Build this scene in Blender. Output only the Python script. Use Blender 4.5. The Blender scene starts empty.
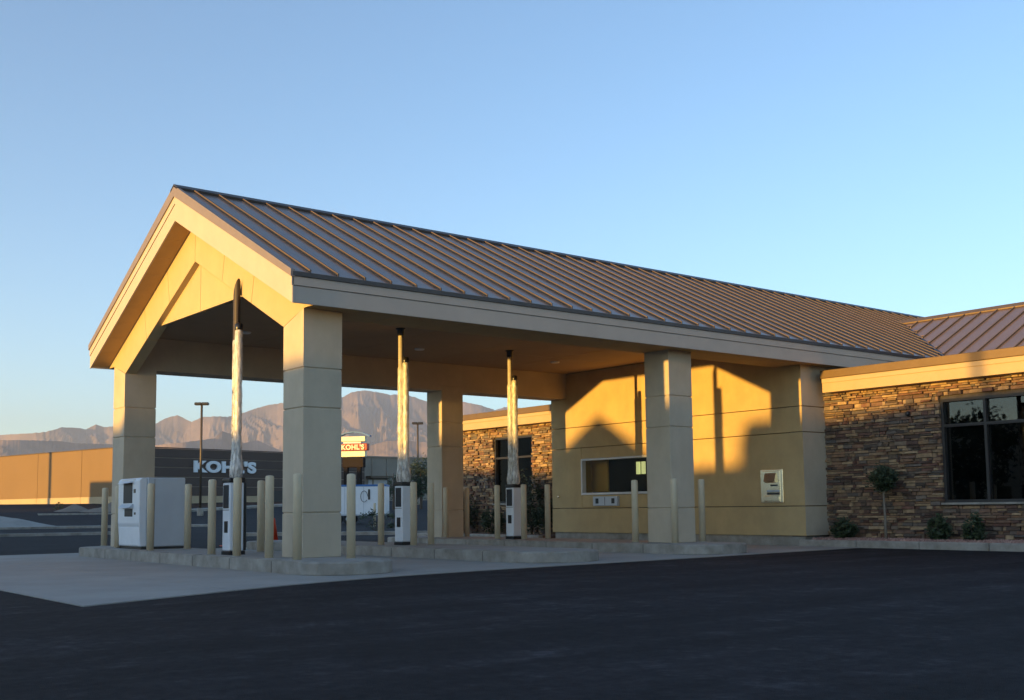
import bpy, bmesh, math, random
from mathutils import Vector, Matrix, noise
sc = bpy.context.scene
C = sc.collection
R = math.radians
random.seed(7)

# ------------------------------------------------------------------ camera
f_px, pcy = 1106.4735, 403.2037
cam = bpy.data.cameras.new('camera')
cam_o = bpy.data.objects.new('camera', cam)
C.objects.link(cam_o)
sc.camera = cam_o
cam.sensor_width = 36.0
cam.sensor_fit = 'HORIZONTAL'
cam.lens = f_px / 1024 * 36.0
cam.shift_x = -3 / 1024
cam.shift_y = (pcy - 350) / 1024
cam.clip_start, cam.clip_end = 0.1, 30000
CAM = Vector((-8.2849, -15.8254, 0.7501))
_yaw, _pit, _roll = 0.8985, 0.0943736, -0.0114141
_fw = Vector((math.cos(_yaw) * math.cos(_pit), math.sin(_yaw) * math.cos(_pit), math.sin(_pit)))
_rt = Vector((math.sin(_yaw), -math.cos(_yaw), 0))
_up = _rt.cross(_fw)
_m = Matrix((_rt, _up, -_fw)).transposed().to_4x4()
cam_o.matrix_world = Matrix.Translation(CAM) @ _m @ Matrix.Rotation(-_roll * -1, 4, 'Z')

# ------------------------------------------------------------------ light
SUN_DIR = Vector((12.78, 0.20, -0.36)).normalized()          # the way the light travels
world = bpy.data.worlds.new('World')
sc.world = world
world.use_nodes = True
_nt = world.node_tree
_sky = _nt.nodes.new('ShaderNodeTexSky')
_sky.sky_type = 'NISHITA'
_sky.sun_disc = False
_sky.sun_elevation = R(5.5)
_sky.altitude = 2200
_sky.sun_rotation = R(269.1)
_sky.air_density, _sky.dust_density, _sky.ozone_density = 1.05, 0.9, 2.05
_nt.links.new(_sky.outputs[0], _nt.nodes['Background'].inputs[0])
_nt.nodes['Background'].inputs[1].default_value = 0.15
sun = bpy.data.lights.new('sun', 'SUN')
sun.energy = 3.3
sun.angle = R(0.53)
sun.color = (1.0, 0.565, 0.115)
sun_o = bpy.data.objects.new('sun', sun)
C.objects.link(sun_o)
sun_o.rotation_euler = SUN_DIR.to_track_quat('-Z', 'Y').to_euler()
sc.view_settings.view_transform = 'Standard'
sc.view_settings.look = 'None'
sc.view_settings.exposure = 1.57
sc.view_settings.gamma = 1.0
sc.cycles.use_denoising = True
sc.cycles.max_bounces = 8
sc.cycles.diffuse_bounces = 5

# ------------------------------------------------------------------ materials
def mat(name, col, rough=.8, var=.12, scale=3.0, bump=.0, bscale=60.0, metal=0.0, spec=.5, col2=None, stretch=None):
    m = bpy.data.materials.new(name)
    m.use_nodes = True
    n, l = m.node_tree.nodes, m.node_tree.links
    b = n['Principled BSDF']
    b.inputs['Roughness'].default_value = rough
    b.inputs['Metallic'].default_value = metal
    b.inputs['Specular IOR Level'].default_value = spec
    g = n.new('ShaderNodeNewGeometry')
    src = g.outputs['Position']
    if stretch:
        mp = n.new('ShaderNodeMapping')
        mp.inputs['Scale'].default_value = stretch
        l.new(src, mp.inputs[0]); src = mp.outputs[0]
    t = n.new('ShaderNodeTexNoise')
    t.inputs['Scale'].default_value = scale
    t.inputs['Detail'].default_value = 6
    t.inputs['Roughness'].default_value = .65
    l.new(src, t.inputs['Vector'])
    r = n.new('ShaderNodeValToRGB')
    r.color_ramp.elements[0].position, r.color_ramp.elements[1].position = .3, .72
    c2 = col2 or tuple(min(1, c * (1 + var)) for c in col)
    c1 = tuple(c * (1 - var) for c in col)
    r.color_ramp.elements[0].color = (*c1, 1)
    r.color_ramp.elements[1].color = (*c2, 1)
    l.new(t.outputs['Fac'], r.inputs[0])
    l.new(r.outputs[0], b.inputs['Base Color'])
    if bump:
        t2 = n.new('ShaderNodeTexNoise')
        t2.inputs['Scale'].default_value = bscale
        t2.inputs['Detail'].default_value = 4
        l.new(src, t2.inputs['Vector'])
        bp = n.new('ShaderNodeBump')
        bp.inputs['Strength'].default_value = bump
        bp.inputs['Distance'].default_value = .01
        l.new(t2.outputs['Fac'], bp.inputs['Height'])
        l.new(bp.outputs[0], b.inputs['Normal'])
    return m

def ramp_mat(name, cols, source, rough=.9, bump=.4, bscale=35):
    """colour chosen at random for every stone / leaf"""
    m = mat(name, (.3, .25, .2), rough, .2, 9, bump, bscale)
    n, l = m.node_tree.nodes, m.node_tree.links
    b = n['Principled BSDF']
    if source == 'object':
        s = n.new('ShaderNodeObjectInfo').outputs['Random']
    else:
        s = n.new('ShaderNodeNewGeometry').outputs['Random Per Island']
    r = n.new('ShaderNodeValToRGB')
    r.color_ramp.interpolation = 'LINEAR'
    for i, c in enumerate(cols):
        e = r.color_ramp.elements[i] if i < 2 else r.color_ramp.elements.new(1)
        e.position = i / (len(cols) - 1)
        e.color = (*c, 1)
    for i in range(len(cols)):
        r.color_ramp.elements[i].position = i / (len(cols) - 1)
    l.new(s, r.inputs[0])
    mx = n.new('ShaderNodeMix'); mx.data_type = 'RGBA'; mx.blend_type = 'MULTIPLY'
    mx.inputs[0].default_value = 1
    t = [x for x in n if x.type == 'TEX_NOISE'][0]
    r2 = n.new('ShaderNodeMapRange'); r2.inputs[1].default_value = .25; r2.inputs[2].default_value = .75
    r2.inputs[3].default_value = .6; r2.inputs[4].default_value = 1.3
    l.new(t.outputs['Fac'], r2.inputs[0])
    l.new(r.outputs[0], mx.inputs[6]); l.new(r2.outputs[0], mx.inputs[7])
    l.new(mx.outputs[2], b.inputs['Base Color'])
    return m

STONES = [tuple(c * k for c, k in zip(q, (1.22, 1.16, 1.08))) for q in ((.22, .150, .090), (.11, .078, .058), (.30, .215, .13), (.15, .078, .058), (.18, .142, .110), (.060, .048, .042),
          (.34, .25, .155), (.16, .092, .065), (.10, .090, .083), (.25, .160, .095), (.08, .055, .045))]
random.shuffle(STONES)
LEAF = [(.020, .035, .014), (.045, .065, .022), (.030, .050, .018), (.060, .075, .030)]
M = {
    'stucco': mat('stucco', (.52, .44, .325), .92, .10, 1.3, .35, 140),
    'gable': mat('gable_stucco', (.50, .385, .21), .92, .06, 1.6, .3, 140),
    'wallst': mat('wall_stucco', (.51, .37, .18), .92, .10, 1.4, .35, 140),
    'cream': mat('cream_fascia_paint', (.49, .415, .345), .7, .05, 2.0, .12, 90),
    'gold': mat('golden_parapet_paint', (.46, .335, .18), .75, .05, 2.0, .12, 90),
    'soffit': mat('tan_soffit', (.44, .285, .12), .75, .08, 2.0, .2, 60),  # warm bounce light from the gable is put into this colour
    'ceil': mat('ceiling_plaster', (.34, .235, .14), .9, .05, 1.5, .15, 90),
    'roof': mat('bronze_roof_metal', (.170, .112, .080), .42, .12, 1.2, .05, 14, metal=.15),
    'roof2': mat('bronze_roof_seam', (.165, .110, .070), .6, .10, 3, 0, metal=.1),
    'drip': mat('dark_drip_metal', (.075, .065, .06), .45, .10, 3, 0, metal=.4),
    'rake': mat('rake_trim_metal', (.24, .19, .165), .5, .08, 3, 0, metal=.2),
    'coping': mat('coping_metal', (.17, .108, .045), .5, .10, 3, 0, metal=.3),
    'asphalt': mat('asphalt', (.030, .030, .034), .88, .25, .7, .8, 120),
    'concrete': mat('apron_concrete', (.30, .288, .26), .9, .14, .8, .3, 90),
    'kerb': mat('kerb_concrete', (.30, .27, .22), .9, .30, 2.6, .6, 50, col2=(.40, .375, .33)),
    'bollard': mat('tan_bollard_paint', (.58, .49, .335), .45, .05, 4, .05, 30),
    'white': mat('white_enamel', (.70, .73, .76), .35, .04, 4, 0),
    'greypl': mat('grey_panel', (.48, .52, .56), .4, .04, 4, 0),
    'black': mat('black_plastic', (.012, .012, .014), .3, .1, 4, 0),
    'pipe': mat('bronze_pipe', (.055, .042, .034), .6, .1, 6, 0, metal=.3),
    'pipe2': mat('grey_tube', (.58, .54, .48), .25, .15, 8, 0),
    'steel': mat('night_drop_steel', (.85, .74, .54), .22, .08, 9, .1, 40, metal=.9),
    'frame': mat('aluminium_frame', (.66, .65, .62), .45, .05, 4, 0),
    'dkframe': mat('dark_frame', (.022, .020, .020), .4, .1, 4, 0),
    'stone': ramp_mat('ledge_stone', STONES, 'object'),
    'stones': ramp_mat('ledge_stones', STONES, 'island'),
    'mortar': mat('mortar', (.10, .085, .07), .95, .2, 12, .4, 60),
    'bark': mat('bark', (.11, .085, .065), .95, .2, 20, .5, 60),
    'palebark': mat('pale_bark', (.21, .18, .14), .95, .2, 20, .5, 60),
    'leaf': ramp_mat('leaves', LEAF, 'island', .6, 0),
    'gravel': ramp_mat('red_gravel', [(.34, .19, .15), (.24, .13, .11), (.40, .27, .22), (.30, .17, .13)], 'island', .95, .3),
    'soil': mat('bed_soil', (.20, .12, .09), .95, .2, 8, .5, 60),
    'dirt': mat('dirt', (.22, .18, .14), .95, .2, .6, .5, 8),
    'tanwall': mat('store_tan_wall', (.21, .135, .065), .9, .05, .2, .1, 10),
    'paleblock': mat('store_base_block', (.44, .35, .22), .9, .08, .5, .1, 10),
    'brownwall': mat('store_brown_siding', (.085, .062, .050), .85, .10, .3, .1, 10),
    'groove': mat('store_joint', (.34, .29, .25), .85, .05, .3, 0),
    'greywall': mat('far_grey_block', (.26, .24, .20), .9, .10, .4, .1, 10),
    'pole': mat('bronze_pole', (.10, .075, .05), .5, .1, 4, 0, metal=.3),
    'letter': mat('white_letter', (.72, .80, .86), .35, .03, 4, 0),
    'red': mat('sign_red', (.42, .05, .025), .5, .05, 2, 0),
    'signw': mat('sign_cream', (.80, .74, .52), .5, .05, 2, 0),
    'blue': mat('sign_blue', (.03, .14, .38), .5, .05, 2, 0),
    'orange': mat('cone_orange', (.55, .06, .02), .5, .05, 4, 0),
    'rubber': mat('tyre_rubber', (.015, .015, .016), .8, .1, 8, 0),
    'room': mat('room_wall', (.80, .56, .22), .9, .05, 1, 0),
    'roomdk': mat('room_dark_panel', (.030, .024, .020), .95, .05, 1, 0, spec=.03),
}

def streaks(m, amt):
    n, l = m.node_tree.nodes, m.node_tree.links
    b = n['Principled BSDF']
    old = b.inputs['Base Color'].links[0].from_socket
    g = n.new('ShaderNodeNewGeometry'); mp = n.new('ShaderNodeMapping'); mp.inputs['Scale'].default_value = (1.5, 1.5, .55)
    l.new(g.outputs['Position'], mp.inputs[0])
    t = n.new('ShaderNodeTexNoise'); t.inputs['Scale'].default_value = 1.0; t.inputs['Detail'].default_value = 7; t.inputs['Roughness'].default_value = .7
    l.new(mp.outputs[0], t.inputs['Vector'])
    r = n.new('ShaderNodeMapRange'); r.inputs[1].default_value = .35; r.inputs[2].default_value = .65
    r.inputs[3].default_value = 1 - amt; r.inputs[4].default_value = 1 + amt * .6
    l.new(t.outputs['Fac'], r.inputs[0])
    x = n.new('ShaderNodeMix'); x.data_type = 'RGBA'; x.blend_type = 'MULTIPLY'; x.inputs[0].default_value = 1
    l.new(old, x.inputs[6]); l.new(r.outputs[0], x.inputs[7]); l.new(x.outputs[2], b.inputs['Base Color'])
for k_, a_ in (('stucco', .07), ('wallst', .06), ('gable', .03), ('cream', .03), ('kerb', .12), ('bollard', .06)):
    streaks(M[k_], a_)

def wrap_mat():
    # clear crumpled plastic film: lets most light through, glints on its folds
    m = mat('crumpled_plastic_wrap', (.78, .75, .70), .5, .14, 16, .8, 34, stretch=(1, 1, .3))
    n, l = m.node_tree.nodes, m.node_tree.links
    b = n['Principled BSDF']
    b.inputs['Roughness'].default_value = .18
    tr = n.new('ShaderNodeBsdfTransparent')
    tn = n.new('ShaderNodeTexNoise'); tn.inputs['Scale'].default_value = 22; tn.inputs['Detail'].default_value = 5
    g = n.new('ShaderNodeNewGeometry'); mp = n.new('ShaderNodeMapping'); mp.inputs['Scale'].default_value = (1, 1, .3)
    l.new(g.outputs['Position'], mp.inputs[0]); l.new(mp.outputs[0], tn.inputs['Vector'])
    mr = n.new('ShaderNodeMapRange'); mr.inputs[1].default_value = .38; mr.inputs[2].default_value = .64
    mr.inputs[3].default_value = .30; mr.inputs[4].default_value = .85
    l.new(tn.outputs['Fac'], mr.inputs[0])
    mx = n.new('ShaderNodeMixShader')
    l.new(mr.outputs[0], mx.inputs[0]); l.new(tr.outputs[0], mx.inputs[1]); l.new(b.outputs[0], mx.inputs[2])
    l.new(mx.outputs[0], n['Material Output'].inputs[0])
    return m
M['wrap'] = wrap_mat()
_b = M['roof'].node_tree.nodes['Principled BSDF']
_b.inputs['Coat Weight'].default_value = .32
_b.inputs['Coat Roughness'].default_value = .16
_b.inputs['Coat IOR'].default_value = 1.75

def glass_mat(name, tint, refl):
    m = bpy.data.materials.new(name); m.use_nodes = True
    n, l = m.node_tree.nodes, m.node_tree.links
    n.remove(n['Principled BSDF'])
    tr = n.new('ShaderNodeBsdfTransparent'); tr.inputs[0].default_value = (*tint, 1)
    gl = n.new('ShaderNodeBsdfGlossy'); gl.inputs['Roughness'].default_value = .015
    gl.inputs[0].default_value = (.9, .9, .9, 1)
    fr = n.new('ShaderNodeFresnel'); fr.inputs[0].default_value = refl
    mx = n.new('ShaderNodeMixShader')
    gb_ = n.new('ShaderNodeNewGeometry'); mm = n.new('ShaderNodeMath'); mm.operation = 'SUBTRACT'; mm.use_clamp = True
    l.new(fr.outputs[0], mm.inputs[0]); l.new(gb_.outputs['Backfacing'], mm.inputs[1])      # reflect once, on the outer face
    l.new(mm.outputs[0], mx.inputs[0]); l.new(tr.outputs[0], mx.inputs[1]); l.new(gl.outputs[0], mx.inputs[2])
    l.new(mx.outputs[0], n['Material Output'].inputs[0])
    return m
M['glass'] = glass_mat('tinted_glass', (.25, .24, .22), 1.6)
M['glass2'] = glass_mat('teller_glass', (.86, .83, .72), 1.5)
M['screen'] = mat('dark_screen', (.010, .012, .018), .5, .1, 4, 0)

def emit_mat(name, col, s):
    m = bpy.data.materials.new(name); m.use_nodes = True
    b = m.node_tree.nodes['Principled BSDF']
    b.inputs['Base Color'].default_value = (*col, 1)
    b.inputs['Emission Color'].default_value = (*col, 1)
    b.inputs['Emission Strength'].default_value = s
    return m
M['pane_glow'] = emit_mat('glowing_pane', (.75, .85, .45), .28)  # brightness of the panes put in as emission, not a light fitting

# ------------------------------------------------------------------ helpers
def link(name, me, m, parent=None, loc=(0, 0, 0), rz=0, scale=None):
    o = bpy.data.objects.new(name, me)
    C.objects.link(o)
    if m is not None and not me.materials:
        me.materials.append(M[m])
    o.parent = parent
    o.location = loc
    o.rotation_euler = (0, 0, rz)
    if scale: o.scale = scale
    return o

def tag(o, label, cat=None, group=None, kind=None):
    if label: o['label'] = label
    if cat: o['category'] = cat
    if group: o['group'] = group
    if kind: o['kind'] = kind
    return o

def thing(name, label, cat, loc=(0, 0, 0), rz=0, group=None):
    o = bpy.data.objects.new(name, None)
    o.empty_display_size = .3
    C.objects.link(o)
    o.location = loc
    o.rotation_euler = (0, 0, rz)
    return tag(o, label, cat, group)

def fin(bm, smooth=False):
    bmesh.ops.recalc_face_normals(bm, faces=bm.faces)
    me = bpy.data.meshes.new('m')
    bm.to_mesh(me); bm.free()
    if smooth:
        for p in me.polygons: p.use_smooth = True
    return me

def bm_box(bm, x0, x1, y0, y1, z0, z1):
    v = [bm.verts.new(p) for p in ((x0, y0, z0), (x1, y0, z0), (x1, y1, z0), (x0, y1, z0), (x0, y0, z1), (x1, y0, z1), (x1, y1, z1), (x0, y1, z1))]
    for q in ((0, 3, 2, 1), (4, 5, 6, 7), (0, 1, 5, 4), (1, 2, 6, 5), (2, 3, 7, 6), (3, 0, 4, 7)):
        bm.faces.new([v[i] for i in q])

def box(x0, x1, y0, y1, z0, z1, bev=0, seg=1):
    bm = bmesh.new()
    bm_box(bm, x0, x1, y0, y1, z0, z1)
    if bev:
        bmesh.ops.bevel(bm, geom=bm.edges[:], offset=bev, segments=seg, affect='EDGES', profile=.5)
    return fin(bm)

def prism(poly, axis, a, b, bev=0):
    """poly of 2-D points swept along an axis: x -> (y,z), y -> (x,z), z -> (x,y)"""
    bm = bmesh.new()
    def P(p, t): return {'x': (t, p[0], p[1]), 'y': (p[0], t, p[1]), 'z': (p[0], p[1], t)}[axis]
    A = [bm.verts.new(P(p, a)) for p in poly]
    B = [bm.verts.new(P(p, b)) for p in poly]
    bm.faces.new(A); bm.faces.new(B[::-1])
    k = len(poly)
    for i in range(k):
        bm.faces.new((A[i], B[i], B[(i + 1) % k], A[(i + 1) % k]))
    if bev:
        bmesh.ops.bevel(bm, geom=bm.edges[:], offset=bev, segments=1, affect='EDGES', profile=.5)
    return fin(bm)

def lathe(prof, n=20, smooth=True, cx=0, cy=0):
    bm = bmesh.new()
    rings = []
    for r, z in prof:
        rings.append([bm.verts.new((cx + r * math.cos(2 * math.pi * i / n), cy + r * math.sin(2 * math.pi * i / n), z)) for i in range(n)])
    for a, b in zip(rings, rings[1:]):
        for i in range(n):
            bm.faces.new((a[i], a[(i + 1) % n], b[(i + 1) % n], b[i]))
    bm.faces.new(rings[0][::-1]); bm.faces.new(rings[-1])
    me = fin(bm)
    if smooth:
        for p in me.polygons: p.use_smooth = len(p.vertices) == 4
    return me

def tube_path(pts, r, n=10):
    bm = bmesh.new()
    rings = []
    P = [Vector(p) for p in pts]
    for i, p in enumerate(P):
        d = (P[min(i + 1, len(P) - 1)] - P[max(i - 1, 0)]).normalized()
        a = d.orthogonal().normalized() if i == 0 else (a - d * a.dot(d)).normalized()
        b = d.cross(a)
        rr = r[i] if isinstance(r, (list, tuple)) else r
        rings.append([bm.verts.new(p + (a * math.cos(2 * math.pi * k / n) + b * math.sin(2 * math.pi * k / n)) * rr) for k in range(n)])
    for A, B in zip(rings, rings[1:]):
        for k in range(n):
            bm.faces.new((A[k], A[(k + 1) % n], B[(k + 1) % n], B[k]))
    bm.faces.new(rings[0][::-1]); bm.faces.new(rings[-1])
    return fin(bm, True)

def crown_mesh(rx, ry, rz, n, leaf, seed=0, hole=.25):
    """leaf-sized faces in uneven clumps through the volume of a crown centred on the origin"""
    rnd = random.Random(seed)
    clumps = []
    for _ in range(max(8, n // 55)):
        d = Vector((rnd.gauss(0, 1), rnd.gauss(0, 1), rnd.gauss(0, 1))).normalized()
        rr = rnd.uniform(.35, 1.0) ** .6
        clumps.append((Vector((d.x * rx, d.y * ry, d.z * rz)) * rr, rnd.uniform(.16, .36)))
    V, F = [], []
    for _ in range(n):
        c, s = rnd.choice(clumps)
        p = c + Vector((rnd.gauss(0, s * rx), rnd.gauss(0, s * ry), rnd.gauss(0, s * rz))) * .6
        a = Vector((rnd.gauss(0, 1), rnd.gauss(0, 1), rnd.gauss(0, 1))).normalized()
        b = a.orthogonal().normalized()
        k = leaf * rnd.uniform(.6, 1.4)
        i = len(V)
        V += [p - a * k, p + b * k * .45, p + a * k, p - b * k * .45]
        F.append((i, i + 1, i + 2, i + 3))
    me = bpy.data.meshes.new('m')
    me.from_pydata([tuple(v) for v in V], [], F)
    return me

def text_meshes(s, size, depth, bold):
    """every letter of a word as its own mesh, laid along +x, standing in the xz plane, facing -y"""
    cu = bpy.data.curves.new('t', 'FONT')
    cu.body = s; cu.size = size; cu.extrude = depth; cu.offset = bold; cu.space_character = 1.08
    o = bpy.data.objects.new('t', cu)
    C.objects.link(o)
    dg = bpy.context.evaluated_depsgraph_get()
    me = bpy.data.meshes.new_from_object(o.evaluated_get(dg))
    C.objects.unlink(o); bpy.data.objects.remove(o); bpy.data.curves.remove(cu)
    return me

def split_islands(me):
    bm = bmesh.new(); bm.from_mesh(me)
    bmesh.ops.remove_doubles(bm, verts=bm.verts, dist=1e-5)
    seen, out = set(), []
    for v in bm.verts:
        if v in seen: continue
        st, isl = [v], []
        while st:
            w = st.pop()
            if w in seen: continue
            seen.add(w); isl.append(w)
            st += [e.other_vert(w) for e in w.link_edges if e.other_vert(w) not in seen]
        idx = {w: i for i, w in enumerate(isl)}
        fs = {f for w in isl for f in w.link_faces}
        m = bpy.data.meshes.new('letter')
        m.from_pydata([(w.co.x, -w.co.z, w.co.y) for w in isl], [], [[idx[w] for w in f.verts] for f in fs])
        out.append(m)
    bm.free()
    return out

# ------------------------------------------------------------------ ground
ZG = -0.20
def ground_z(x, y):
    d = math.hypot(x, y - 5)
    if d < 40: return ZG
    if y < 5 and x < 60: return ZG
    d = min(d, 110)
    return ZG + 4.0e-4 * (d - 40) ** 2 * (1 if d < 125 else 1)

def make_ground():
    V, F = [], []
    rad = [0, 6, 12, 20, 30, 40, 50, 60, 70, 80, 90, 100, 110, 120, 130, 140, 150, 200, 300, 500, 900, 1600, 3000, 5000, 7600]
    n = 96
    for r in rad:
        for k in range(n):
            a = 2 * math.pi * k / n
            rr = r
            if math.cos(a) < .05: rr = min(r, 1500)     # the sheet ends nearer behind the camera
            x, y = rr * math.cos(a), 5 + rr * math.sin(a)
            V.append((x, y, ground_z(x, y)))
    for i in range(len(rad) - 1):
        for k in range(n):
            a, b = i * n + k, i * n + (k + 1) % n
            F.append((a, b, b + n, a + n) if i else (a, a + n, b + n))
    me = bpy.data.meshes.new('ground')
    me.from_pydata(V, [], F)
    me.validate()
    m = mat('asphalt_and_desert', (.0125, .0112, .0130), .92, .25, .6, .9, 110)
    nn, l = m.node_tree.nodes, m.node_tree.links
    b = nn['Principled BSDF']
    b.inputs['Specular IOR Level'].default_value = .22
    old = b.inputs['Base Color'].links[0].from_socket
    g = nn.new('ShaderNodeNewGeometry')
    ln = nn.new('ShaderNodeVectorMath'); ln.operation = 'LENGTH'
    l.new(g.outputs['Position'], ln.inputs[0])
    mr = nn.new('ShaderNodeMapRange'); mr.inputs[1].default_value = 118; mr.inputs[2].default_value = 160
    l.new(ln.outputs['Value'], mr.inputs[0])
    mx = nn.new('ShaderNodeMix'); mx.data_type = 'RGBA'
    mx.inputs[7].default_value = (.20, .15, .11, 1)
    l.new(mr.outputs[0], mx.inputs[0])
    # long wheel-worn streaks and patches of the paving itself
    mp = nn.new('ShaderNodeMapping'); mp.inputs['Scale'].default_value = (.18, 1.6, 1); mp.inputs['Rotation'].default_value = (0, 0, R(-14))
    l.new(g.outputs['Position'], mp.inputs[0])
    ns = nn.new('ShaderNodeTexNoise'); ns.inputs['Scale'].default_value = 1.1; ns.inputs['Detail'].default_value = 8
    l.new(mp.outputs[0], ns.inputs['Vector'])
    rr = nn.new('ShaderNodeMapRange'); rr.inputs[1].default_value = .35; rr.inputs[2].default_value = .7
    rr.inputs[3].default_value = .62; rr.inputs[4].default_value = 1.6
    l.new(ns.outputs['Fac'], rr.inputs[0])
    mu = nn.new('ShaderNodeMix'); mu.data_type = 'RGBA'; mu.blend_type = 'MULTIPLY'; mu.inputs[0].default_value = 1
    nf = nn.new('ShaderNodeTexNoise'); nf.inputs['Scale'].default_value = 9; nf.inputs['Detail'].default_value = 10; nf.inputs['Roughness'].default_value = .8
    l.new(g.outputs['Position'], nf.inputs['Vector'])
    rf_ = nn.new('ShaderNodeMapRange'); rf_.inputs[1].default_value = .38; rf_.inputs[2].default_value = .62
    rf_.inputs[3].default_value = .5; rf_.inputs[4].default_value = 1.6
    l.new(nf.outputs['Fac'], rf_.inputs[0])
    # scattered pale scuffs and dark oil drips in the paving
    sp = nn.new('ShaderNodeTexNoise'); sp.inputs['Scale'].default_value = 2.3; sp.inputs['Detail'].default_value = 9; sp.inputs['Roughness'].default_value = .72
    l.new(g.outputs['Position'], sp.inputs['Vector'])
    cr = nn.new('ShaderNodeValToRGB')
    for q_, (po, va) in enumerate(((.36, .55), (.44, .95), (.54, 1.0), (.66, 2.2))):
        e = cr.color_ramp.elements[q_] if q_ < 2 else cr.color_ramp.elements.new(po)
        e.position = po; e.color = (va, va, va, 1)
    l.new(sp.outputs['Fac'], cr.inputs[0])
    m4 = nn.new('ShaderNodeMath'); m4.operation = 'MULTIPLY'
    l.new(rf_.outputs[0], m4.inputs[0]); l.new(cr.outputs[0], m4.inputs[1])
    m3 = nn.new('ShaderNodeMath'); m3.operation = 'MULTIPLY'
    l.new(rr.outputs[0], m3.inputs[0]); l.new(m4.outputs[0], m3.inputs[1])
    l.new(old, mu.inputs[6]); l.new(m3.outputs[0], mu.inputs[7])
    l.new(mu.outputs[2], mx.inputs[6])
    l.new(mx.outputs[2], b.inputs['Base Color'])
    me.materials.append(m)
    o = link('ground', me, None)
    tag(o, 'dark asphalt lot running out to the desert', None, None, 'structure')
make_ground()

# the concrete apron: slabs parted by joints, front edge swinging out to the left
FRONT = [(-4.66, -4.2), (-2.52, -3.23), (-1.5, -2.81), (.32, -2.34), (2.33, -2.10), (4.95, -1.98), (8.0, -1.83), (9.67, -1.69), (12.78, -1.5)]
def front_v(u):
    for (a, b), (c, d) in zip(FRONT, FRONT[1:]):
        if u <= c: return b + (d - b) * (u - a) / (c - a)
    return FRONT[-1][1]
apron = tag(bpy.data.objects.new('apron', None), 'pale concrete apron around and under the canopy', None, None, 'structure')
C.objects.link(apron)
US = [-4.66, -2.6, -.62, 1.16, 3.62, 5.36, 7.72, 9.46, 11.2, 12.76]
VS = [2.2, 6.4, 11.2]
for i in range(len(US) - 1):
    u0, u1 = US[i] + .006, US[i + 1] - .006
    seg = [u0 + (u1 - u0) * k / 4 for k in range(5)]
    link('concrete_slab', prism([(u, front_v(u)) for u in seg] + [(u1, VS[0] - .006), (u0, VS[0] - .006)], 'z', ZG - .1, ZG + .012), 'concrete', apron)
    for j in range(2):
        link('concrete_slab', prism([(u0, VS[j] + .006), (u1, VS[j] + .006), (u1, VS[j + 1] - .006), (u0, VS[j + 1] - .006)], 'z', ZG - .1, ZG + .012), 'concrete', apron)

# ------------------------------------------------------------------ kerbed islands
def island_poly(u0, u1, v0, v1, r=.73, n=6):
    P = []
    for cx, cy, a0 in ((u1 - r, v0 + r, -90), (u1 - r, v1 - r, 0), (u0 + r, v1 - r, 90), (u0 + r, v0 + r, 180)):
        for k in range(n + 1):
            a = R(a0 + 90 * k / n)
            P.append((cx + r * math.cos(a), cy + r * math.sin(a)))
    return P
def island(u0, u1, v0, v1, label):
    o = link('kerbed_island', prism(island_poly(u0, u1, v0, v1), 'z', ZG, 0, .022), 'kerb')
    tag(o, label, 'island', 'kerbed islands between the lanes')
    c = prism(island_poly(u0 + .16, u1 - .16, v0 + .16, v1 - .16, .57), 'z', -.05, .004)
    link('paved_top', c, 'concrete', o)
    vv = v0 + 1.6
    while vv < v1 - 1:
        for uu in (u0 - .003, u1 - .012):
            link('kerb_joint', box(uu, uu + .015, vv, vv + .014, ZG + .01, -.015), 'mortar', o)
        link('kerb_joint', box(u0 + .01, u0 + .165, vv, vv + .012, -.02, .003), 'mortar', o)
        vv += 1.52
island(-.62, .86, -1.80, 9.75, 'nearest concrete island, with the cash machine and the front gable columns')
island(3.62, 5.36, -1.50, 10.4, 'middle concrete island, with a wrapped tube kiosk and no columns')
island(7.72, 9.46, -1.42, 10.4, 'concrete island nearest the teller window, with two canopy columns')

# ------------------------------------------------------------------ canopy
a, W = .70, 8.944
D1, UW = 8.385, 12.785
ZS, ZB, ZC = 3.99, 3.88, 4.60
canopy = thing('drive_through_canopy', 'tan gabled drive-through canopy with bronze standing seam roof on square columns', 'canopy')

def column(u, v, front=None):
    """square column of stacked stucco blocks with recessed joints"""
    c = link('column', box(u + .02, u + a - .02, v + .02, v + a - .02, .0, ZS - .05), 'stucco', canopy)
    zz = [.0, .71, 2.39, 3.035, ZS]
    for i in range(4):
        z0, z1 = zz[i] + (.009 if i else 0), zz[i + 1] - (.009 if i < 3 else 0)
        if i < 3 or front is None:
            if i == 3: z1 = ZS + .02
            me = box(u, u + a, v, v + a, z0, z1, .010)
        else:
            zi = 3.765
            me = prism([(v, z0), (v + a, z0), (v + a, zi if front == 'r' else ZS), (v, ZS if front == 'r' else zi)], 'x', u, u + a)
            vi = v + a - .004 if front == 'r' else v + .004
            vo = v + .02 if front == 'r' else v + a - .02
            link('stucco_fill', prism([(vi, zi - .01), (vi, ZS + .02), (vo, ZS + .02)], 'x', u + .254, u + a - .004), 'stucco', c)
        link('stucco_block', me, 'stucco', c)
    return c
column(0, 0, 'r'); column(0, W - a, 'l'); column(D1, 0); column(D1, W - a)

MID = W / 2
OV, OU = .39, .41
def z_soff(v): return ZS + .4795 * (min(v, W - v) + OV)       # underside of the raking eave
def z_in(v): return 3.765 + .4775 * (min(v, W - v) - a)       # lower edge of the gable beam

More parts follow.
